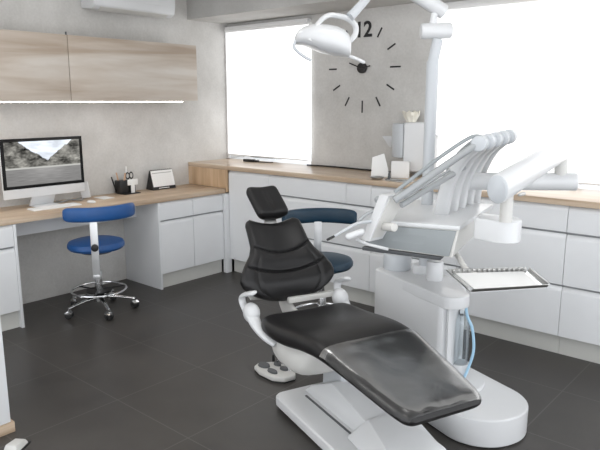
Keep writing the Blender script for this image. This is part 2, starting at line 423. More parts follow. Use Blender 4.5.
# ------------------------------------------------------------------ clock
cx, cz, yc = 1.566, 1.753, YW
t = thing('wall_clock', 'wall clock of black bar markers around a black hub on the plaster pier', 'clock', (cx, yc-.01, cz))
b = NB(); rod(b, (cx, yc-.03, cz), (cx, yc-.001, cz), .041, 32, .004); part('hub', b, BLACK, t)
RC = .300
for k in range(12):
    if k == 0: continue
    a = R(90-30*k); L = .095 if k in (3, 6) else .08
    b = NB(); box(b, -L/2, L/2, -.005, -.0005, -.006, .006, .001, 1, Matrix.Translation((cx+(RC)*math.cos(a), yc, cz+(RC)*math.sin(a))) @ Matrix.Rotation(-a, 4, 'Y'))
    part('hour_marker', b, BLACK, t)
for ang, L in ((R(8), .09), (R(160), .12)):
    b = NB(); box(b, 0, L, -.034, -.031, -.005, .005, .001, 1, Matrix.Translation((cx, yc, cz)) @ Matrix.Rotation(-ang, 4, 'Y')); part('clock_hand', b, BLACK, t)
cu = bpy.data.curves.new('numeral', 'FONT'); cu.body = '12'; cu.size = .165; cu.extrude = .002; cu.offset = .0035; cu.align_x = 'CENTER'; cu.align_y = 'CENTER'
to = bpy.data.objects.new('numeral', cu); C.objects.link(to)
dg = bpy.context.evaluated_depsgraph_get(); me = bpy.data.meshes.new_from_object(to.evaluated_get(dg)); bpy.data.objects.remove(to)
b = NB(); b.from_mesh(me)
bmesh.ops.transform(b, matrix=Matrix.Translation((cx+.0, yc-.004, cz+.287)) @ Matrix.Rotation(R(90), 4, 'X'), verts=b.verts)
part('numeral', b, BLACK, t)

# ------------------------------------------------------------------ computer
mx, y0, y1, z0, z1 = .20, -2.925, -2.318, .828, 1.243
t = thing('computer', 'slim all-in-one computer with black screen border showing a mountain lake on the desk', 'computer', (.15, (y0+y1)/2, .75))
b = NB(); box(b, mx-.022, mx-.002, y0, y1, z0, z1, .003, 2); part('casing', b, CHIN, t)
b = NB(); box(b, mx-.003, mx+.001, y0, y1, z0+.066, z1-.0, .001, 1); scr = part('screen_border', b, SCRB, t)
# picture on the screen: a grid coloured per vertex, emitted by the display
def pic(u, v):      # u 0..1 left-right, v 0..1 bottom-top
    n1 = noise.fractal(Vector((u*7, v*9, 1.3)), 1., 2.2, 5); n2 = noise.fractal(Vector((u*26, v*30, 7.1)), 1., 2.1, 4)
    ridge_l = 1.10-1.06*max(0, u-.12)**.82*1.02+.03*noise.noise(Vector((u*12, 0, 0)))
    ridge_r = .50+1.15*max(0, u-.52)**.9+.03*noise.noise(Vector((u*14, 3, 0)))
    sky = v > max(ridge_l, ridge_r)+.03*n1 and v > .4
    if v < .38:
        rip = noise.noise(Vector((u*8, v*60, 2)))
        g = .36+.06*rip+.10*math.exp(-((u-.52)/.22)**2)*(v/.38)+.05*v
        return (g, g*.99, g*.98)
    if v < .415: return (.62, .62, .60)
    if sky:
        g = .80+.2*noise.fractal(Vector((u*5, v*7, 4)), 1., 2., 4)+.15*(v-.5)
        return (g*.95, g*.99, g*1.05)
    g = .27+.24*n1+.13*n2+.15*abs(u-.5)
    g = max(.03, min(.8, g))
    return (g, g*.985, g*.93)
NU, NV = 150, 84
me = bpy.data.meshes.new('screen_picture'); vs = []; fs = []; cols = []
sy0, sy1, sz0, sz1 = y0+.024, y1-.024, z0+.088, z1-.022
for j in range(NV+1):
    for i in range(NU+1):
        vs.append((mx+.0016, sy0+(sy1-sy0)*i/NU, sz0+(sz1-sz0)*j/NV)); cols.append(pic(i/NU, j/NV))
for j in range(NV):
    for i in range(NU): a = j*(NU+1)+i; fs.append((a, a+1, a+NU+2, a+NU+1))
me.from_pydata([INV[t.name] @ Vector(v) for v in vs], [], fs)
ca = me.color_attributes.new('picture', 'FLOAT_COLOR', 'POINT')
for i, c in enumerate(cols): ca.data[i].color = (*[max(0, q)**1.6 for q in c], 1)
pm = emit('display_picture', (1, 1, 1), .9); at = pm.node_tree.nodes.new('ShaderNodeAttribute'); at.attribute_name = 'picture'
pm.node_tree.links.new(at.outputs['Color'], pm.node_tree.nodes['Emission'].inputs[0]); me.materials.append(pm)
o = bpy.data.objects.new('screen_picture', me); C.objects.link(o); o.parent = scr
b = NB(); ym = (y0+y1)/2
prism(b, [(mx-.02, .86), (mx-.03, .86), (mx-.10, .757), (.095, .751), (.27, .751), (.27, .757), (mx-.085, .757)], 'y', ym-.09, ym+.09, .002); part('stand', b, CHIN, t)
t = thing('keyboard', 'flat white keyboard lying in front of the computer', 'keyboard', (.29, -2.62, .75))
b = NB(); box(b, .25, .355, -2.80, -2.44, .751, .760, .003); part('case', b, PAPER, t)
b = NB()
for i in range(5):
    for j in range(14): box(b, .256+i*.0195, .256+i*.0195+.0165, -2.793+j*.0248, -2.793+j*.0248+.0215, .759, .7625)
part('keys', b, PAPER, t, kind='stuff')
b = NB(); ball(b, (.30, -2.33, .756), .03, (1.5, .9, .45)); 
for v in b.verts: v.co.z = max(v.co.z, .751)
solo('mouse', b, PAPER, 'small white mouse on the desk right of the keyboard', 'mouse')
b = NB(); box(b, -.034, .034, -.011, .011, 0, .125, .004, 2, T3((.10, -2.25, .756), R(42)) @ Matrix.Rotation(R(-12), 4, 'Y') @ Matrix.Rotation(R(-8), 4, 'X'))
solo('router_box', b, PLAST, 'small upright white box leaning beside the right edge of the computer', 'box')
b = NB()
tube(b, spline([(.06, -2.48, .756), (.12, -2.45, .756), (.10, -2.38, .76), (.16, -2.33, .756), (.09, -2.27, .757)]), .004, 8)
tube(b, spline([(.06, -2.52, .756), (.15, -2.50, .756), (.14, -2.42, .770), (.10, -2.37, .756), (.05, -2.24, .757)]), .004, 8)
solo('cable', b, TUBEG, 'grey cables lying on the desk behind the computer', 'cable')
b = NB(); box(b, .10, .24, -2.19, -2.09, .751, .754, .001); solo('paper_sheet', b, PAPER, 'white slip of paper lying on the desk right of the mouse', 'paper')

# pen holder
hx, hy = .09, -1.872
t = thing('desk_organizer', 'black desk organizer holding pens and scissors on the desk', 'organizer', (hx, hy, .75))
b = NB(); box(b, hx-.06, hx+.07, hy-.07, hy+.08, .7505, .757, .002); part('tray', b, BLACK, t)
b = NB(); box(b, hx-.05, hx+.03, hy-.085, hy-.005, .757, .862, .003); box(b, hx-.05, hx+.03, hy+.0, hy+.06, .757, .825, .003); part('pen_box', b, BLACK, t)
b = NB(); box(b, hx+.035, hx+.043, hy-.02, hy+.075, .82, .868, .001); box(b, hx+.0435, hx+.050, hy+.005, hy+.04, .758, .85, .001); part('note_pad', b, PAPER, t)
for k, (dx, dy, L, m, lean) in enumerate(((-.02, -.05, .16, TANM, -12), (0., -.03, .15, TANM, 6), (.01, -.06, .14, TANM, 16), (-.02, .02, .20, PAPER, -3), (-.03, -.085, .13, BLACK, -18))):
    b = NB(); rod(b, (0, 0, 0), (0, 0, L), .006, 8, .001, Matrix.Translation((hx+dx, hy+dy, .77)) @ Matrix.Rotation(R(-lean), 4, 'X'))
    solo('pencil' if m is TANM else 'pen', b, m, ['tan pencil leaning left in the black desk organizer', 'tan pencil upright in the middle of the black desk organizer', 'tan pencil leaning right in the black desk organizer', 'tall white pen standing in the black desk organizer', 'black pen hanging out at the left of the black desk organizer'][k], 'pencil' if m is TANM else 'pen')
b = NB()
M = Matrix.Translation((hx, hy+.035, .77)) @ Matrix.Rotation(R(4), 4, 'X')
for s in (-1, 1):
    t2 = NB(); torus(t2, (0, 0, 0), .017, .004, 20, 8); bmesh.ops.transform(t2, matrix=M @ Matrix.Translation((0, s*.017, .125)) @ Matrix.Rotation(R(90), 4, 'Y') @ Matrix.Diagonal((1.5, 1, 1, 1)), verts=t2.verts)
    merge(b, t2); rod(b, (0, s*.012, .105), (0, -s*.006, .0), .0035, 8, 0, M)
solo('scissors', b, BLACK, 'black-handled scissors standing handles up in the black desk organizer', 'scissors')

# desk calendar
ky0, ky1 = -1.64, -1.40
t = thing('desk_calendar', 'tent-shaped desk calendar with a white page and black base on the desk', 'calendar', (.08, -1.52, .75))
b = NB(); prism(b, [(.02, .751), (.125, .751), (.078, .915), (.073, .915)], 'y', ky0, ky1, .001, 1); part('stand', b, BLACK, t)
def slab(x, z): return
b = NB(); M = Matrix.Translation((.1257, 0, .753)) @ Matrix.Rotation(R(-16.2), 4, 'Y')
box(b, .0, .002, ky0+.008, ky1-.004, .025, .165, 0, 1, M); pg = part('page', b, PAPER, t)
b = NB()
for r_ in range(6):
    for c_ in range(7): box(b, .0021, .0024, ky0+.03+c_*.028, ky0+.03+c_*.028+.010, .036+r_*.016, .036+r_*.016+.004, 0, 1, M)
part('print', b, mat('faint_print', (.72, .72, .73), .8), pg, kind='stuff')
b = NB(); box(b, .0021, .0026, ky0+.02, ky1-.02, .140, .146, 0, 1, M); part('title_line', b, INK, pg)
b = NB(); box(b, .0005, .0016, ky0+.06, ky1-.07, .008, .014, 0, 1, M); part('base_print', b, PAPER, t)
b = NB()
for k in range(10): 
    t2 = NB(); torus(t2, (0, 0, 0), .006, .0012, 12, 6); bmesh.ops.transform(t2, matrix=Matrix.Translation((.0755, ky0+.02+k*.022, .914)) @ Matrix.Rotation(R(90), 4, 'X'), verts=t2.verts); merge(b, t2)
part('spiral', b, BLACK, t)

# ------------------------------------------------------------------ items on the window worktop
b = NB(); box(b, .34, .46, -.79, -.74, .951, .975, .006); box(b, .47, .50, -.77, -.735, .951, .97, .004)
tube(b, spline([(.46, -.765, .96), (.52, -.76, .955), (.60, -.74, .956), (.64, -.70, .956)]), .004, 8)
solo('power_adapter', b, BLACK, 'black power adapter with plug lying on the worktop below the corner blind', 'adapter')
b = NB(); tube(b, spline([(1.04, -.70, .957), (1.2, -.67, .957), (1.4, -.66, .956), (1.6, -.67, .956), (1.9, -.66, .956)]), .006, 8)
solo('cable', b, BLACK, 'black cable running along the foot of the wall under the clock', 'cable')
# dispenser on the pier, tissue, box, card
t = thing('dispenser', 'tall rounded white tissue dispenser mounted on the pier above the worktop, under the clock', 'dispenser', (2.06, -.735, .985), R(24))
b = NB()
box(b, -.03, .135, -.085, .085, 0, .360, .018, 3); part('body', b, PLAST, t, True)
b = NB(); pts = []
for k in range(15):
    a = R(90+180*k/14); pts.append((-.03+.095*math.cos(a), .083*math.sin(a)))
prism(b, pts, 'z', .100, .352, .012, 2); part('tank', b, PLASTG, t, True)
t = thing('tissue', 'crumpled cream tissue sticking out of the top of the white dispenser', 'tissue', (2.075, -.735, 1.3455), R(20))
b = NB(); rings = []
for j, (r_, z) in enumerate(((.034, 0), (.038, .025), (.050, .050), (.062, .075))):
    rings.append([((r_+.012*math.sin(k*2.1+j)*(j > 0))*math.cos(2*math.pi*k/22), (r_*.8+.010*math.sin(k*1.7+j*2)*(j > 0))*math.sin(2*math.pi*k/22), z+.010*math.sin(k*2.7+1)*(j == 3)) for k in range(22)])
rings += [[(p[0]*.9, p[1]*.9, p[2]-.004) for p in rings[3]], [(p[0]*.55, p[1]*.55, p[2]-.03) for p in rings[3]]]
loft(b, rings); part('sheet', b, CREAM, t, True)
t = thing('glove_box', 'small open white cardboard box below and left of the white dispenser', 'box', (2.09, -.888, .95), R(30))
b = NB(); w, d, h = .066, .045, .115
box(b, -w, w, -d, d, .0008, .004)
for a in ((-w, w, -d, -d+.003), (-w, w, d-.003, d), (-w, -w+.003, -d, d), (w-.003, w, -d, d)): box(b, a[0], a[1], a[2], a[3], .0008, h)
part('carton', b, PAPER, t, True)
b = NB(); box(b, -w+.004, w-.004, -d+.004, d-.004, .01, .085, .01); part('contents', b, PAPER, t, True)
b = NB(); M = T3((1.99, -.985, .951), R(30)) @ Matrix.Rotation(R(-10), 4, 'X')
prism(b, [(-.075, 0), (.065, 0), (.015, .175), (-.07, .145)], 'y', -.002, .002, .0005, 1, M); box(b, -.07, .05, -.002, .03, 0, .004, .0005, 1, M)
solo('card_sheet', b, PAPER, 'tilted white card standing on the worktop left of the small open box', 'card')
t = thing('wall_bracket', 'white wedge-shaped wall bracket sticking out left of the dispenser', 'bracket', (1.885, -.70, 1.17), R(28))
b = NB(); rod(b, (.02, -.02, .0), (.02, .055, .0), .012, 14, .002); part('post', b, PLAST, t, True)
b = NB(); hexa(b, [(-.01, -.018, -.02), (.05, -.018, -.015), (.05, .018, -.015), (-.01, .018, -.02)], [(-.07, -.025, .065), (.05, -.025, .065), (.05, .025, .065), (-.07, .025, .065)], .004); part('plate', b, PLAST, t, True)
b = NB(); rod(b, (2.12, -1.04, .951), (2.12, -1.04, .955), .05, 28); lathe(b, [(.02, 0), (.012, .004), (.009, .03), (.006, .05), (.012, .055)], (2.10, -1.05, .955), 16)
solo('bur_stand', b, DGREY, 'small dark stand on the front edge of the window worktop', 'stand')
b = NB(); lathe(b, [(.035, 0), (.05, .012), (.052, .02), (.046, .02), (.032, .006), (.0, .006)][:5], (2.03, -1.10, .951), 28)
solo('steel_bowl', b, STEEL, 'shallow steel dish in front of the small white box on the worktop', 'dish')
b = NB(); box(b, 2.12, 2.30, -1.13, -1.03, .951, .957, .002, 2)
tube(b, [(2.14, -1.10, .962), (2.27, -1.06, .962)], .004, 8); tube(b, [(2.14, -1.07, .962), (2.25, -1.10, .962)], .003, 8)
solo('instrument_plate', b, STEEL, 'small steel plate with instruments lying on the window worktop edge', 'tray')
t = thing('faucet_stand', 'slim white column with a flat cap on the worktop behind the dispenser', 'column', (2.262, -.72, .95))
b = NB(); rod(b, (2.262, -.72, .951), (2.262, -.72, 1.245), .030, 20); part('column', b, PLAST, t)
b = NB(); box(b, 2.222, 2.31, -.76, -.685, 1.245, 1.26, .004); part('cap', b, PLAST, t)

# ------------------------------------------------------------------ stools
def make_stool(label, m, ang):
    t = thing('stool', label, 'stool', (0, 0, 0), 0)
    b = NB(); lathe(b, [(.0001, .460), (.155, .460), (.185, .468), (.197, .483), (.197, .500), (.188, .517), (.16, .526), (.0001, .529)], n=44); part('seat', b, m, t, True)
    b = NB(); lathe(b, [(.0001, .440), (.11, .440), (.11, .459), (.0001, .459)], n=32); part('seat_plate', b, DGREY, t, True)
    b = NB(); rod(b, (0, 0, .12), (0, 0, .30), .028, 20, .003); part('column', b, CHROME, t, True)
    b = NB(); rod(b, (0, 0, .30), (0, 0, .445), .018, 16, .002); part('gas_lift', b, CHROME, t, True)
    # curved backrest on -Y side in local space
    M = Matrix.Rotation(ang, 4, 'Z')
    b = NB(); rings = []
    for k in range(29):
        a = R(-90+(-52+104*k/28)); e = max(.0, 1-abs((k-14)/14)**8)**.5; Rr = .30
        hh, tt = .050*(.72+.28*e), .026*(.5+.5*e)
        rings.append([((Rr+tt*math.copysign(abs(math.cos(q))**.7, math.cos(q)))*math.cos(a), (Rr+tt*math.copysign(abs(math.cos(q))**.7, math.cos(q)))*math.sin(a)+.045, .752+hh*math.copysign(abs(math.sin(q))**.7, math.sin(q))) for q in [2*math.pi*i/20 for i in range(20)]])
    loft(b, rings, True, M); part('backrest', b, m, t, True)
    b = NB(); box(b, -.025, .025, -.243, -.235, .30, .72, .003, 2, M); box(b, -.02, .02, -.243, .0, .425, .433, .002, 2, M)
    box(b, -.022, .022, -.25, -.235, .31, .33, .002, 2, M); part('back_bracket', b, ALU, t, True)
    b = NB(); rod(b, (0, -.270, .525), (0, -.243, .525), .025, 16, .004, M); part('knob', b, BLACK, t, True)
    b = NB(); torus(b, (0, 0, .16), .19, .008, 48, 8)
    part('foot_ring', b, CHROME, t, True)
    b = NB()
    for k in range(3): rod(b, (0, 0, .155), (.19*math.cos(R(120*k+20)), .19*math.sin(R(120*k+20)), .158), .006, 8)
    lathe(b, [(.0001, .145), (.09, .147), (.09, .156), (.0001, .158)], n=24); part('ring_plate', b, BLACK, t, True)
    b = NB(); lathe(b, [(.0001, .075), (.04, .075), (.042, .12), (.03, .135), (.0001, .135)], n=24); part('hub', b, CHROME, t, True)
    for k in range(5):
        a = R(72*k)+ang+R(-3); ca_, sa = math.cos(a), math.sin(a)
        b = NB(); tube(b, [(.03*ca_, .03*sa, .105), (.12*ca_, .12*sa, .098), (.245*ca_, .245*sa, .075)], [.018, .015, .011], 12, .7); leg = part('leg', b, CHROME, t, True)
        b = NB(); Mc = Matrix.Translation((.245*ca_, .245*sa, 0)) @ Matrix.Rotation(a+R(40), 4, 'Z')
        rod(b, (-.022, 0, .028), (-.004, 0, .028), .027, 20, .005, Mc); rod(b, (.004, 0, .028), (.022, 0, .028), .027, 20, .005, Mc)
        cs = part('caster', b, RUBBER, leg, True)
        b = NB(); prism(b, [(-.025, .045), (.0, .060), (.025, .045), (.02, .035), (-.02, .035)], 'x', -.0235, .0235, .003, 2, Mc); rod(b, (0, 0, .05), (0, 0, .078), .007, 10, 0, Mc); part('caster_hood', b, CHROME, cs, True)
    return t
st = make_stool('bright blue round stool with a curved backrest, standing at the desk', BLUE, 0)
st.location = (.562, -2.468, 0); st.rotation_euler.z = R(57)
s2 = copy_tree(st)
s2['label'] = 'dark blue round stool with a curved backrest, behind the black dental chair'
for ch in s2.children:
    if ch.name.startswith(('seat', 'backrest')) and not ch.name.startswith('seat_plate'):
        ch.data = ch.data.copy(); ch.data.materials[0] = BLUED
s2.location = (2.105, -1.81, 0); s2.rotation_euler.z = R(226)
for ch_ in st.children:
    if ch_.name.startswith('backrest'): ch_.rotation_euler.z = R(17)      # its backrest is swivelled a little on the bracket
for s_ in (st, s2): s_['group'] = 'round work stools with curved backrests'

# ------------------------------------------------------------------ dental chair
TH = R(-21); Dv = Vector((math.cos(TH), math.sin(TH), 0)); Nv = Vector((-Dv.y, Dv.x, 0))
def W(s, n, z): return Dv*s + Nv*n + Vector((0, 0, z))
S0, N0 = 3.8, -1.475
ch = thing('dental_chair', 'reclined black upholstered dental chair on a white base in the middle of the room', 'dental chair', W(S0, N0, 0), TH)
def cl(s, n, z): return Vector((s-S0, n-N0, z))
# base plate with raised deck
b = NB(); pts = []
def rrect(s0, s1, n0, n1, r, k=6):
    o = []
    for cx_, cy_, a0 in ((s1-r, n1-r, 0), (s0+r, n1-r, 90), (s0+r, n0+r, 180), (s1-r, n0+r, 270)):
        for i in range(k+1): a = R(a0+90*i/k); o.append((cx_+r*math.cos(a), cy_+r*math.sin(a)))
    return o
def lp(pts): return [(p[0]-S0, p[1]-N0) for p in pts]
base_out = rrect(3.315, 4.26, -1.625, -1.20, .05)
prism(b, lp(base_out), 'z', .012, .068, .018, 3); part('base_plate', b, PLAST, ch, True)
b = NB(); prism(b, lp(rrect(3.345, 4.23, -1.595, -1.23, .04)), 'z', 0, .013); part('rubber_edge', b, RUBBER, ch, True)
b = NB(); prism(b, [(3.36-S0, .066), (3.44-S0, .13), (3.62-S0, .215), (3.95-S0, .15), (4.18-S0, .085), (4.2-S0, .066)], 'y', -1.468-N0, -1.24-N0, .012, 2); part('rail_cover', b, PLAST, ch, True)
b = NB(); box(b, 3.42-S0, 3.86-S0, -1.497-N0, -1.486-N0, .0675, .071, .001); part('rail_slot', b, DGREY, ch, True)
b = NB(); hexa(b, [(3.84-S0, -1.525-N0, .067), (4.23-S0, -1.565-N0, .067), (4.23-S0, -1.24-N0, .067), (3.84-S0, -1.24-N0, .067)],
     [(3.92-S0, -1.465-N0, .175), (4.19-S0, -1.52-N0, .13), (4.19-S0, -1.27-N0, .13), (3.90-S0, -1.30-N0, .165)], .012); part('motor_cover', b, PLAST, ch, True)
# scissor lift hidden under the seat
b = NB(); hexa(b, [(3.45-S0, -1.42-N0, .09), (3.66-S0, -1.42-N0, .09), (3.66-S0, -1.30-N0, .09), (3.45-S0, -1.30-N0, .09)],
     [(3.46-S0, -1.42-N0, .36), (3.60-S0, -1.42-N0, .36), (3.60-S0, -1.30-N0, .36), (3.46-S0, -1.30-N0, .36)], .02); part('lift_column', b, PLASTG, ch, True)
# rounded belly under the seat
b = NB(); rings = []
for k in range(13):
    v = k/12; s = 3.33+.405*v; sc = (1-abs(2*v-1)**3.2)**.5 if 0 < k < 12 else .12
    zt = .455; zb = zt-.170*sc-.015; hw = .205*(.55+.45*sc)
    rings.append([cl(s, -1.475+hw*math.copysign(abs(math.cos(q))**.6, math.cos(q)), (zt+zb)/2+(zt-zb)/2*math.copysign(abs(math.sin(q))**.7, math.sin(q))) for q in [2*math.pi*i/28 for i in range(28)]])
loft(b, rings); part('seat_shell', b, WARMP, ch, True)
# seat and legrest cushion
KS = [(3.36, .515, .250, .095), (3.46, .518, .255, .10), (3.6, .528, .254, .10), (3.75, .550, .246, .09), (3.88, .558, .238, .085), (4.0, .543, .228, .076), (4.15, .516, .212, .068), (4.3, .487, .194, .062), (4.44, .462, .175, .060)]
def lerpk(K, s):
    for a, c in zip(K, K[1:]):
        if s <= c[0]:
            t_ = (s-a[0])/(c[0]-a[0]); t_ = max(0, min(1, t_)); return [a[i]+(c[i]-a[i])*t_ for i in range(len(a))]
    return list(K[-1])
def smoothk(K, s, h=.05):
    A = [lerpk(K, s+d) for d in (-h, -h/2, 0, h/2, h)]; return [sum(q[i] for q in A)/5 for i in range(len(K[0]))]
def seat_frame(v, off=0.):
    s = 3.365+(4.42-3.365)*v; k = smoothk(KS, s); k2 = smoothk(KS, s+.01)
    tx = Vector((.01, 0, k2[1]-k[1])).normalized(); nrm = Vector((-tx.z, 0, tx.x))
    e = (max(0, 1-abs(2*v-1)**16))**.4
    hw = k[2]*(.80+.20*e)
    return cl(s, N0, k[1])-nrm*k[3]*.5+nrm*off, Vector((0, hw, 0)), nrm, k[3], .0
def seat_crease(u, v): return .012*math.exp(-((v-.0)/.2)**2)*0 + .010*(1-u*u)*math.exp(-((v-.12)/.12)**2)
b = NB(); pillow(b, seat_frame, 56, 110, creases=seat_crease, pu=9, pv=40); part('seat_cushion', b, LEATH, ch, True)
# clear plastic cover over the foot half
b = NB(); t_ = bmesh.new(); G_ = []
for j in range(26):
    v = .545+.4505*j/25; row = []
    for i in range(31):
        u = -1.02+2.04*i/30; c, a, nrm, th, bow = seat_frame(v)
        uu = max(-1, min(1, u)); e = max(0., 1-abs(uu)**9)**.42; ev = max(0., 1-abs(2*v-1)**40)**.5
        wob = .0025+.0022*noise.noise(Vector((u*3, v*14, 2)))+.004*math.exp(-((v-.57)/.03)**2)*(1+noise.noise(Vector((u*5, 1, 1))))
        row.append(t_.verts.new(c+a*u*1.012+nrm*(th*.5*e*ev+wob)))
    G_.append(row)
for j in range(25):
    for i in range(30): t_.faces.new((G_[j][i], G_[j][i+1], G_[j+1][i+1], G_[j+1][i]))
merge(b, t_); solo_cover = part('protective_cover', b, FILM, ch, True, label='clear plastic cover stretched over the foot end')
# backrest
p0, p1 = Vector((3.222-S0, 0, .503)), Vector((3.012-S0, 0, .880))
tb = (p1-p0).normalized(); nb = Vector((tb.z, 0, -tb.x))      # towards the patient side (feet)
BW = [(0., .150, .09), (.05, .222, .10), (.12, .254, .108), (.22, .262, .105), (.34, .252, .105), (.46, .218, .10), (.56, .182, .095), (.66, .163, .09), (.85, .156, .085), (.93, .154, .08), (.98, .138, .07), (1., .115, .06)]
def back_frame(v):
    k = smoothk(BW, v, .02); c = p0.lerp(p1, v)+nb*(.025*math.sin(math.pi*v)); c.y += -.008-.010*v
    return c, Vector((0, k[1], 0)), nb, k[2], .055*(1-v*.4)
def back_pt(v, u): return None
def back_crease(u, v):
    d = 0
    for v0, bend in ((.555, .12), (.315, .12)):
        vv = v0+bend*u*u; d += .012*math.exp(-((v-vv)/.013)**2)*(1 if abs(u) < .93 else 0)
    for s_ in (-1, 1):
        uu = s_*(.68+.10*(v-.3)); d += .007*math.exp(-((u-uu)/.035)**2)*max(0, min(1, (.58-v)*8))
    d -= .010*(1-u*u)*(math.exp(-((v-.47)/.08)**2)+math.exp(-((v-.2)/.08)**2))
    return d
t_ = NB(); pillow(t_, back_frame, 64, 110, back_crease)
for vtx in t_.verts:            # dip in the top edge, rounded lower edge
    q = (vtx.co-p0).dot(tb)/(p1-p0).length; y = (vtx.co.y)/.16
    if q > .75: vtx.co += tb*(.030*(min(1, abs(y))**1.6)-.018)*((q-.75)/.25)
    if q < .35: vtx.co += tb*(.05*min(1, (abs(vtx.co.y)/.26)**2.2))*((.35-q)/.35)
part('backrest', t_, LEATH, ch, True)
b = NB(); M = None
rings = []
for k in range(9):
    v = .08+.78*k/8; c, a, nrm, th, bow = back_frame(v); w_ = a.y*.86
    rings.append([c-nb*(th*.5+.012)+Vector((0, w_*math.cos(q), 0))+nb*.018*math.sin(q)+nb*(.05*(math.cos(q)**2)) for q in [2*math.pi*i/24 for i in range(24)]])
loft(b, rings); part('back_shell', b, WARMP, ch, True)
b = NB(); tube(b, spline([cl(3.44, N0, .41), cl(3.29, N0, .415), cl(3.175, N0, .46), cl(3.11, N0, .56)]), .058, 16, .35, up=(1, 0, 0)); part('back_support', b, WARMP, ch, True)
b = NB(); box(b, 3.24-S0, 3.27-S0, -.03, .24, .50, .53, .008); part('cross_bar', b, WARMP, ch, True)
# headrest
h0, h1 = Vector((3.035-S0, .0, .902)), Vector((2.895-S0, -.018, 1.032))
th_ = (h1-h0).normalized(); nh = Vector((th_.z, 0, -th_.x))
def head_frame(v):
    e = (max(0, 1-abs(2*v-1)**6))**.4
    return h0.lerp(h1, v), Vector((0, .088*(.74+.26*e), 0)), nh, .075, .016
t_ = NB(); pillow(t_, head_frame, 36, 40, lambda u, v: .006*math.exp(-(u/.12)**2)*math.sin(math.pi*v)); part('headrest', t_, LEATH, ch, True)
b = NB(); box(b, -.035, .035, -.008, .008, -.09, .06, .005, 2, Matrix.Translation(p1+tb*.02-nb*.02) @ Matrix.Rotation(math.atan2(tb.x, tb.z), 4, 'Y') @ Matrix.Rotation(R(90), 4, 'Z'))
rod(b, h0.lerp(h1, .4)-nh*.04, p1+tb*.03-nb*.02, .016, 12); part('headrest_bracket', b, STEEL, ch, True)
# armrests
for sgn in (-1, 1):
    def a_(s, n, z): return cl(s, N0+sgn*n, z)
    b = NB()
    tube(b, spline([a_(3.47, .205, .39), a_(3.42, .235, .42), a_(3.36, .25, .455), a_(3.31, .252, .49)]), [.020, .026, .034, .036], 16, .75)
    part('arm_strut', b, PLAST, ch, True)
    b = NB(); ball(b, a_(3.30, .25, .500), .050, (1, .8, 1)); part('arm_hub', b, PLAST, ch, True)
    b = NB(); tube(b, spline([a_(3.262, .262, .50), a_(3.238, .27, .54), a_(3.245, .272, .572), a_(3.29, .268, .594), a_(3.345, .262, .612)]), [.02, .026, .029, .029, .022], 16, .5, up=(0, 0, 1), round_end=True); part('arm_paddle', b, PLAST, ch, True)

# foot control of the chair
fc = thing('foot_control', 'grey foot control pad with dark buttons on the floor left of the chair base', 'foot control', W(2.98, -1.445, 0), R(-8))
b = NB(); pts = [(-.12, -.03), (-.10, -.075), (-.03, -.095), (.08, -.09), (.14, -.05), (.15, .02), (.10, .06), (.0, .07), (-.07, .05)]
prism(b, pts, 'z', .006, .034, .010, 3); part('body', b, WARMP, fc, True)
b = NB(); prism(b, [(p[0]*.97, p[1]*.97) for p in pts], 'z', 0, .007); part('rubber_base', b, RUBBER, fc, True)
for px, py, rx, ry in ((-.06, -.035, .042, .03), (.035, -.05, .04, .02), (-.02, .03, .028, .018), (.05, .02, .03, .02)):
    b = NB(); lathe(b, [(.0001, .03), (1, .03), (.9, .044), (.0001, .046)], n=24, M=Matrix.Translation((px, py, 0)) @ Matrix.Diagonal((rx, ry, 1, 1))); part('button', b, DGREY, fc, True)
b = NB(); rod(b, (-.075, .045, .03), (-.075, .045, .075), .008, 10, .002); part('joystick', b, BLACK, fc, True)
b = NB(); tube(b, spline([(-.04, .04, .035), (0, .03, .075), (.05, .03, .075), (.09, .03, .035)]), .006, 10); part('wire_handle', b, CHROME, fc, True)

# ------------------------------------------------------------------ unit column
un = thing('dental_unit', 'white dental unit column on a long rounded floor foot beside the chair', 'dental unit', W(3.6, -.85, 0), TH)
def ul(s, n, z): return (s-3.6, n+.85, z)
def up_(pts): return [(p[0]-3.6, p[1]+.85) for p in pts]
b = NB(); prism(b, up_(rrect(3.30, 4.155, -1.06, -.64, .20, 12)), 'z', .004, .135, .012, 3); part('foot', b, PLAST, un, True)
b = NB(); prism(b, up_(rrect(3.33, 3.90, -1.0, -.69, .15, 10)), 'z', .134, .155, .008, 3); part('foot_collar', b, PLAST, un, True)
b = NB()
prism(b, up_([(3.238, -.80), (3.238, -.955), (3.258, -.978), (3.775, -.978), (3.79, -.965), (3.79, -.90), (3.70, -.74), (3.25, -.72)]), 'z', .13, .609, .008, 2)
part('body', b, PLAST, un, True)
b = NB(); prism(b, up_([(3.240, -.74), (3.240, -.955), (3.26, -.976), (3.74, -.980)] + [(3.80+.060*math.cos(R(a)), -.905+.075*math.sin(R(a))) for a in range(-85, 91, 12)] + [(3.6, -.72), (3.26, -.71)]), 'z', .552, .612, .010, 3)
part('top_housing', b, PLAST, un, True)
b = NB(); rod(b, ul(3.30, -.865, .61), ul(3.30, -.865, .70), .075, 36, .008); part('spittoon_drum', b, PLASTG, un, True)
b = NB(); rod(b, ul(3.43, -.815, .61), ul(3.43, -.815, .66), .038, 28, .004); part('lamp_socket', b, PLAST, un, True)
b = NB(); rod(b, ul(3.565, -.83, .61), ul(3.565, -.83, .71), .042, 32, .004); part('arm_socket', b, PLAST, un, True)
b = NB(); box(b, 3.800-3.6, 3.812-3.6, -.945+.85, -.93+.85, .15, .56, .002); part('bottle_rail', b, PLAST, un, True)
b = NB(); lathe(b, [(.0001, 0), (.036, .0), (.042, .02), (.042, .19), (.036, .23), (.016, .25), (.016, .27), (.0001, .27)], ul(3.765, -.82, .235), 28); bt = part('water_bottle', b, BOTTLE, un, True, label='clear bluish bottle hanging under the top housing')
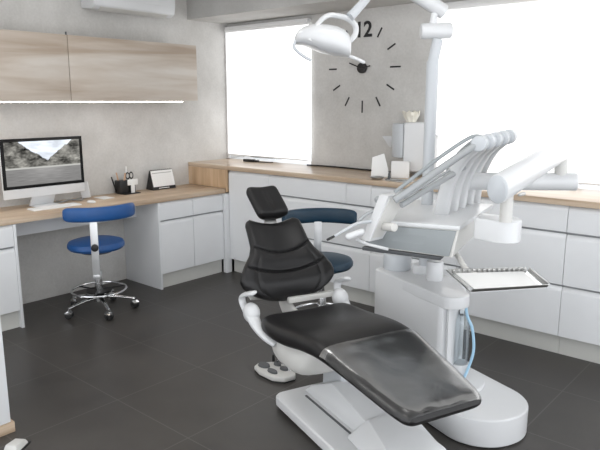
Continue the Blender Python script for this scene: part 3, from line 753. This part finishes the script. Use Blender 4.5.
b = NB(); lathe(b, [(.0001, 0), (.046, .0), (.050, .02), (.046, .05), (.0001, .05)], ul(3.765, -.82, .19), 28); part('bottle_cup', b, PLAST, un, True)
b = NB(); tube(b, spline([ul(3.83, -.86, .55), ul(3.835, -.85, .50), ul(3.85, -.83, .44), ul(3.855, -.82, .33), ul(3.83, -.83, .22), ul(3.81, -.84, .16)]), .007, 10); part('hose', b, BTUBE, un, True, label='pale blue hose')
b = NB(); ball(b, ul(3.795, -.975, .235), .020, (.7, .5, 1.6)); part('valve', b, BLACK, un, True)

# ------------------------------------------------------------------ delivery console (world coordinates)
dc = thing('delivery_console', 'white dentist instrument console with curved hose arms, carried on a tubular arm over the chair', 'delivery console', (3.05, -2.1, .70))
BR, FR, FL, BL = Vector((3.19, -1.76, .98)), Vector((3.328, -2.401, .98)), Vector((2.95, -2.535, .98)), Vector((2.80, -1.88, .98))
dz = Vector((0, 0, -.020))
b = NB(); hexa(b, [FL+dz, FR+dz, BR+dz, BL+dz], [FL, FR, BR, BL], .006); part('top_deck', b, PLAST, dc)
def inn(p, k): c = (FR+FL+BR+BL)/4; return c+(p-c)*k
lo = [Vector((2.915, -2.515, .850)), Vector((3.312, -2.425, .842)), Vector((3.16, -1.84, .850)), Vector((2.80, -1.92, .850))]
b = NB(); hexa(b, lo, [inn(q, .985)+dz for q in (FL, FR, BR, BL)], .006); part('body', b, WARMP, dc)
fa, fb, fc_, fd = lo[0], lo[1], inn(FR, .985)+dz, inn(FL, .985)+dz
fn = (fb-fa).cross(fd-fa).normalized()
if fn.y > 0: fn = -fn
def fq(u, v): return (fa.lerp(fb, u)).lerp(fd.lerp(fc_, u), v)
b = NB(); q4 = [fq(.02, .10), fq(.965, .06), fq(.975, .97), fq(.02, .97)]
hexa(b, [q4[0]+fn*.008, q4[1]+fn*.008, q4[1]-fn*.004, q4[0]-fn*.004], [q4[3]+fn*.008, q4[2]+fn*.008, q4[2]-fn*.004, q4[3]-fn*.004], .002); part('front_panel', b, GREYP, dc, label='glossy grey front panel')
b = NB(); hexa(b, [lo[0]+Vector((.0, -.012, -.018)), lo[1]+Vector((-.05, -.012, -.018)), lo[2]+Vector((-.05, 0, -.018)), lo[3]+Vector((0, 0, -.018))], [lo[0]+Vector((0, -.012, -.001)), lo[1]+Vector((-.04, -.012, -.001)), lo[2]+Vector((-.04, 0, -.001)), lo[3]+Vector((0, 0, -.001))], .004); part('underside', b, DGREY, dc)
# whips: curved arms with round ends
base0, base1 = Vector((3.125, -2.19, .98)), Vector((3.06, -1.72, .98))
top0, top1 = Vector((3.335, -2.265, 1.322)), Vector((3.318, -1.925, 1.335))
rx = Vector((.93, -.36, 0)).normalized()
for k in range(5):
    f = k/4; B0 = base0.lerp(base1, f); Tp = top0.lerp(top1, f); h = Tp-B0
    P = spline([B0-Vector((0, 0, .004)), B0+Vector((h.x*.08, h.y*.08, h.z*.22)), B0+Vector((h.x*.24, h.y*.24, h.z*.50)), B0+Vector((h.x*.58, h.y*.58, h.z*.80)), Tp+Vector((.0, 0, -.004))], 7)
    side = Vector((-.25, .97, 0)).normalized(); rings = []
    for i, p in enumerate(P):
        T = (P[min(i+1, len(P)-1)]-P[max(i-1, 0)]).normalized(); u_ = side.cross(T).normalized(); w_ = .033; d_ = .036-.014*i/(len(P)-1)
        rings.append([p+side*w_*math.copysign(abs(math.cos(q))**.55, math.cos(q))+u_*d_*math.copysign(abs(math.sin(q))**.55, math.sin(q)) for q in [2*math.pi*j/20 for j in range(20)]])
    b = NB(); loft(b, rings); wp = part('hose_arm', b, PLASTG if False else PLAST, dc)
    b = NB(); rod(b, Tp-side*.041, Tp+side*.041, .034, 28, .006); part('roller', b, PLASTG, wp)
    b = NB(); P2 = [p+(side.cross((P[min(i+1, len(P)-1)]-P[max(i-1, 0)]).normalized())).normalized()*(-.030) for i, p in enumerate(P) if i > 5]
    tube(b, [p+side*.0 for p in P2], .007, 8); part('hose', b, TUBEG, wp)
# instrument bars running down to the operator side
A1, B1 = Vector((3.10, -2.56, 1.085)), Vector((3.33, -2.29, 1.318))
b = NB(); tube(b, [A1, B1], .016, 12, 1.); part('instrument_bar', b, TUBEG, dc)
b = NB(); tube(b, spline([A1+Vector((0, 0, .035)), A1.lerp(B1, .5)+Vector((0, 0, .052)), A1.lerp(B1, .85)+Vector((0, 0, .052)), B1+Vector((0, 0, .036)), B1+Vector((.03, .02, .02))]), .008, 10); part('hose', b, GREYP, dc)
b = NB(); tube(b, [Vector((3.11, -2.52, 1.06)), Vector((3.225, -2.18, 1.205))], .013, 12); tube(b, [Vector((3.11, -2.50, 1.09)), Vector((3.215, -2.16, 1.23))], .006, 10); part('instrument_bar', b, TUBEG, dc)
# side panel standing at the operator end
pb, pt = Vector((3.012, -2.612, .900)), Vector((3.070, -2.562, 1.102))
wv = Vector((.12, .99, 0)).normalized(); tv = Vector((-.99, .12, 0)).normalized()
def pc(o, w, t_): return o+wv*w+tv*t_
b = NB(); hexa(b, [pc(pb, 0, .0), pc(pb, .09, .0), pc(pb, .09, .05), pc(pb, 0, .05)], [pc(pt, 0, .0), pc(pt, .15, .0), pc(pt, .15, .05), pc(pt, 0, .05)], .006); part('control_panel', b, PLAST, dc)
b = NB(); hexa(b, [pc(pb+Vector((0, 0, .012)), .01, -.003), pc(pb+Vector((0, 0, .012)), .082, -.003), pc(pb+Vector((0, 0, .012)), .082, .002), pc(pb+Vector((0, 0, .012)), .01, .002)], [pc(pt-Vector((0, 0, .012)), .01, -.003), pc(pt-Vector((0, 0, .012)), .14, -.003), pc(pt-Vector((0, 0, .012)), .14, .002), pc(pt-Vector((0, 0, .012)), .01, .002)], .002); part('panel_face', b, WARMP, dc)
b = NB(); rod(b, (3.02, -2.53, .958), (3.115, -2.575, .972), .019, 20, .006); part('panel_pivot', b, WARMP, dc)
b = NB(); tube(b, spline([(2.985, -2.67, .918), (2.985, -2.645, .905), (3.0, -2.60, .885), (3.07, -2.55, .865)]), .007, 12); part('panel_support', b, PLAST, dc)
# handpieces at the operator end
b = NB(); tube(b, spline([(3.01, -2.56, .985), (2.975, -2.645, .983), (2.948, -2.71, .958), (2.93, -2.755, .937)]), [.007, .009, .008, .006], 12); h_ = part('handpiece', b, PLASTG, dc)
b = NB(); rod(b, (2.931, -2.753, .938), (2.915, -2.785, .924), .0055, 12); part('tip', b, BLACK, h_)
b = NB(); tube(b, [(3.0, -2.655, .950), (2.968, -2.705, .932)], .0145, 16, round_end=True); part('handpiece', b, PLAST, dc)
b = NB(); tube(b, spline([(3.02, -2.54, 1.04), (2.985, -2.59, 1.02), (2.965, -2.635, .99)]), [.008, .009, .007], 12); part('handpiece', b, TUBEG, dc)
b = NB(); ball(b, (3.0, -2.535, 1.075), .016); part('handpiece', b, TUBEG, dc)
# carrying arm
b = NB(); nr, fr = Vector((3.518, -2.482, 1.163)), Vector((3.512, -1.66, 1.292))
tube(b, [nr, nr+(fr-nr)*.02, fr-(fr-nr)*.02, fr], [.042, .044, .041, .037], 36, 1.38); part('upper_arm', b, PLAST, dc)
b = NB(); tube(b, [nr-(fr-nr)*.012, nr-(fr-nr)*.008, nr+(fr-nr)*.001], [.037, .041, .041], 36, 1.38); part('arm_end_cap', b, PLASTG, dc)
b = NB(); box(b, 3.565, 3.578, -2.40, -2.34, 1.130, 1.142, .004); part('arm_screw', b, STEEL, dc)
b = NB(); rod(b, (3.518, -2.385, 1.02), (3.518, -2.385, 1.135), .025, 24); part('arm_post', b, WARMP, dc)
b = NB(); prism(b, [(3.385, -2.39), (3.35, -2.26)] + [(3.49+.070*math.cos(R(a)), -2.33+.070*math.sin(R(a))) for a in range(90, -91, -15)], 'z', .928, 1.022, .01, 3); part('arm_box', b, PLAST, dc)
b = NB(); rod(b, (3.508, -1.735, 1.12), (3.498, -1.72, 1.26), .030, 24); part('elbow', b, WARMP, dc)
b = NB(); rod(b, (2.935, -2.0, 1.10), (3.575, -1.70, 1.122), .043, 32, .006); part('lower_arm', b, PLAST, dc)

# tray with its holder
b = NB(); tube(b, spline([(3.23, -2.28, .85), (3.30, -2.34, .825), (3.38, -2.42, .800), (3.46, -2.45, .790)]), .012, 12); part('tray_arm', b, WARMP, dc)
b = NB(); cA, cB, cC, cD = [Vector(p) for p in ((3.344, -2.511, .8), (3.531, -2.696, .8), (3.722, -2.449, .8), (3.577, -2.269, .8))]
zz = Vector((0, 0, 1)); m_ = (cA+cB+cC+cD)/4
hexa(b, [m_+(q-m_)*.35-zz*.010 for q in (cA, cB, cC, cD)], [m_+(q-m_)*.35-zz*.003 for q in (cA, cB, cC, cD)]); part('tray_holder', b, GREYP, dc)
tr = thing('instrument_tray', 'shallow steel instrument tray with a raised rim, held out right of the console', 'tray', m_)
b = NB(); hexa(b, [q-zz*.002 for q in (cA, cB, cC, cD)], [q+zz*.002 for q in (cA, cB, cC, cD)]); part('bottom', b, CHROME, tr)
b = NB()
for p, q in ((cA, cB), (cB, cC), (cC, cD), (cD, cA)):
    d_ = (q-p).normalized(); o_ = d_.cross(zz)
    hexa(b, [p-o_*.002, p+o_*.004, q+o_*.004, q-o_*.002], [p+o_*.008+zz*.014, p+o_*.014+zz*.014, q+o_*.014+zz*.014, q+o_*.008+zz*.014], .0015)
part('rim', b, STEEL, tr)
b = NB()
for k in range(15):
    p = (cA+(cD-cA)*.05).lerp(cD-(cD-cA)*.05, k/14)+zz*.012; ball(b, p+(cB-cA).normalized()*.006, .007)
part('instrument_rest', b, STEEL, tr)
lp_ = thing('tray_liner', 'white paper liner lying in the steel instrument tray', 'liner', m_+zz*.003)
b = NB(); q4 = [m_+(q-m_)*.86 for q in (cA, cB, cC, cD)]; hexa(b, [q+zz*.0025 for q in q4], [q+zz*.004 for q in q4]); part('sheet', b, PAPER, lp_)

# ------------------------------------------------------------------ operating lamp on its pole
la = thing('operating_lamp', 'white dental operating lamp on a jointed arm rising from a tall pole', 'lamp', (2.925, -2.0, .66))
b = NB(); rod(b, (2.937, -1.99, .66), (2.937, -1.99, 1.69), .030, 28); part('pole', b, PLASTG, la)
b = NB(); rod(b, (2.937, -1.99, 1.68), (2.952, -1.976, 1.795), .026, 24, .004); part('pole_link', b, PLASTG, la)
b = NB(); rod(b, (2.880, -2.025, 1.832), (2.997, -1.92, 1.836), .038, 32, .014); part('pivot_barrel', b, PLAST, la)
b = NB(); tube(b, [(2.925, -1.98, 1.865), (2.925, -1.975, 1.905), (2.935, -1.955, 1.95)], [.020, .016, .022], 20); part('pivot_neck', b, PLAST, la)
b = NB(); rod(b, (2.955, -1.93, 1.925), (2.768, -2.18, 2.085), .036, 28, .006); part('balance_arm', b, PLAST, la)
b = NB(); ball(b, (2.768, -2.19, 2.085), .043); part('elbow', b, PLAST, la)
b = NB(); tube(b, [(2.768, -2.20, 2.07), (2.737, -2.286, 1.962), (2.706, -2.362, 1.882)], [.020, .019, .022], 20); part('drop_arm', b, PLASTG, la)
def Z(px, py, dd=0.):
    """lamp-head frame: right, up, away from the operator, in units of 4.64 mm"""
    rv = Vector((math.cos(R(40.9)), math.sin(R(40.9)), 0)); fv = Vector((-math.sin(R(40.9)), math.cos(R(40.9)), 0))
    return Vector((2.627, -2.456, 1.765))+rv*px*.00464+Vector((0, 0, py*.00464))+fv*dd
b = NB()
tube(b, spline([Z(-15, 0, -.095), Z(-12, 6, -.09), Z(-6, 17, -.07), Z(3, 25, -.03), Z(13, 26, .01), Z(24, 24, .04), Z(32, 18, .06), Z(32, 9, .06), Z(26, 2, .04)]), [.016, .020, .026, .031, .030, .027, .022, .018, .015], 16, .7); part('yoke', b, PLAST, la)
b = NB(); rings = []
HP = [(-30, 3, -1), (-28, 8, -2), (-25, 12, -2.5), (-20, 15, -3), (-12, 17.5, -6), (-4, 17.5, -9.5), (4, 17, -11.5), (12, 15.5, -13), (19, 12.5, -14), (24, 8, -14), (26, 3, -13), (26.5, -1, -10)]
for k, (x, tp, bt_) in enumerate(HP):
    hd = [.03, .065, .085, .10, .115, .12, .12, .12, .112, .095, .075, .04][k]
    rings.append([Z(x, (tp+bt_)/2+(tp-bt_)/2*math.copysign(abs(math.sin(q))**.7, math.sin(q)), hd*math.copysign(abs(math.cos(q))**.85, math.cos(q))) for q in [2*math.pi*i/28 for i in range(28)]])
loft(b, rings); part('lamp_head', b, PLAST, la)
b = NB(); tube(b, spline([Z(-28, 2, -.05), Z(-30, -5, -.06), Z(-26, -10, -.07), Z(-19, -15, -.07), Z(-13, -18, -.07)]), .007, 10); part('front_handle', b, PLASTG, la)
b = NB(); tube(b, spline([Z(22, -12, .0), Z(31, -15, .0), Z(40, -19, .0)]), .008, 12, round_end=True); part('side_handle', b, PLAST, la)
b = NB(); rings = [[Z(-8+r_*math.cos(2*math.pi*i/24), -4.6-.42*(r_*math.cos(2*math.pi*i/24))+dzz, r_*.0052*math.sin(2*math.pi*i/24)) for i in range(24)] for r_, dzz in ((16, -1.0), (17.5, 1.5))]
loft(b, rings); part('reflector', b, STEEL, la)

# ------------------------------------------------------------------ added ceiling lights (unseen, put in to brighten the room)
t = thing('added_ceiling_light', 'added unseen square ceiling panel light over the room', 'light', (2.2, -3.2, ZC-.03))
def panel(x, y):
    b = NB(); box(b, -.32, .32, -.32, .32, -.028, -.001, .004); part('frame', b, TRIM, t, True)
    b = NB(); box(b, -.29, .29, -.29, .29, -.032, -.0285); part('diffuser', b, PLIGHT, t, True)
t.location = (0, 0, 0); INV[t.name] = Matrix.Identity(4); panel(0, 0)
SP = [(1.5, -3.0), (3.4, -3.0), (1.5, -4.9), (3.4, -4.9)]
LB = ['added unseen square ceiling panel light above the desk side', 'added unseen square ceiling panel light above the dental chair', 'added unseen square ceiling panel light at the rear left of the room', 'added unseen square ceiling panel light at the rear right of the room']
for i, (x, y) in enumerate(SP):
    o = t if i == 0 else copy_tree(t)
    o.location = (x, y, ZC); o['label'] = LB[i]; o['group'] = 'added unseen ceiling panel lights'

# ------------------------------------------------------------------ world, camera
w = bpy.data.worlds.new('daylight'); bpy.context.scene.world = w; w.use_nodes = True
bg = w.node_tree.nodes['Background']; bg.inputs[0].default_value = (.95, .97, 1., 1); bg.inputs[1].default_value = 1.55
cam = bpy.data.cameras.new('camera'); co = bpy.data.objects.new('camera', cam); C.objects.link(co)
cam.sensor_width = 36; cam.lens = 624.927*36/600; cam.clip_start = .05
co.location = (4.515, -4.807, 1.501)
co.rotation_euler = (R(90-11.258), 0, R(40.888))
bpy.context.scene.camera = co
vs_ = bpy.context.scene.view_settings
vs_.view_transform = 'Standard'; vs_.look = 'None'; vs_.gamma = 1; vs_.use_curve_mapping = False; vs_.exposure = 0.48
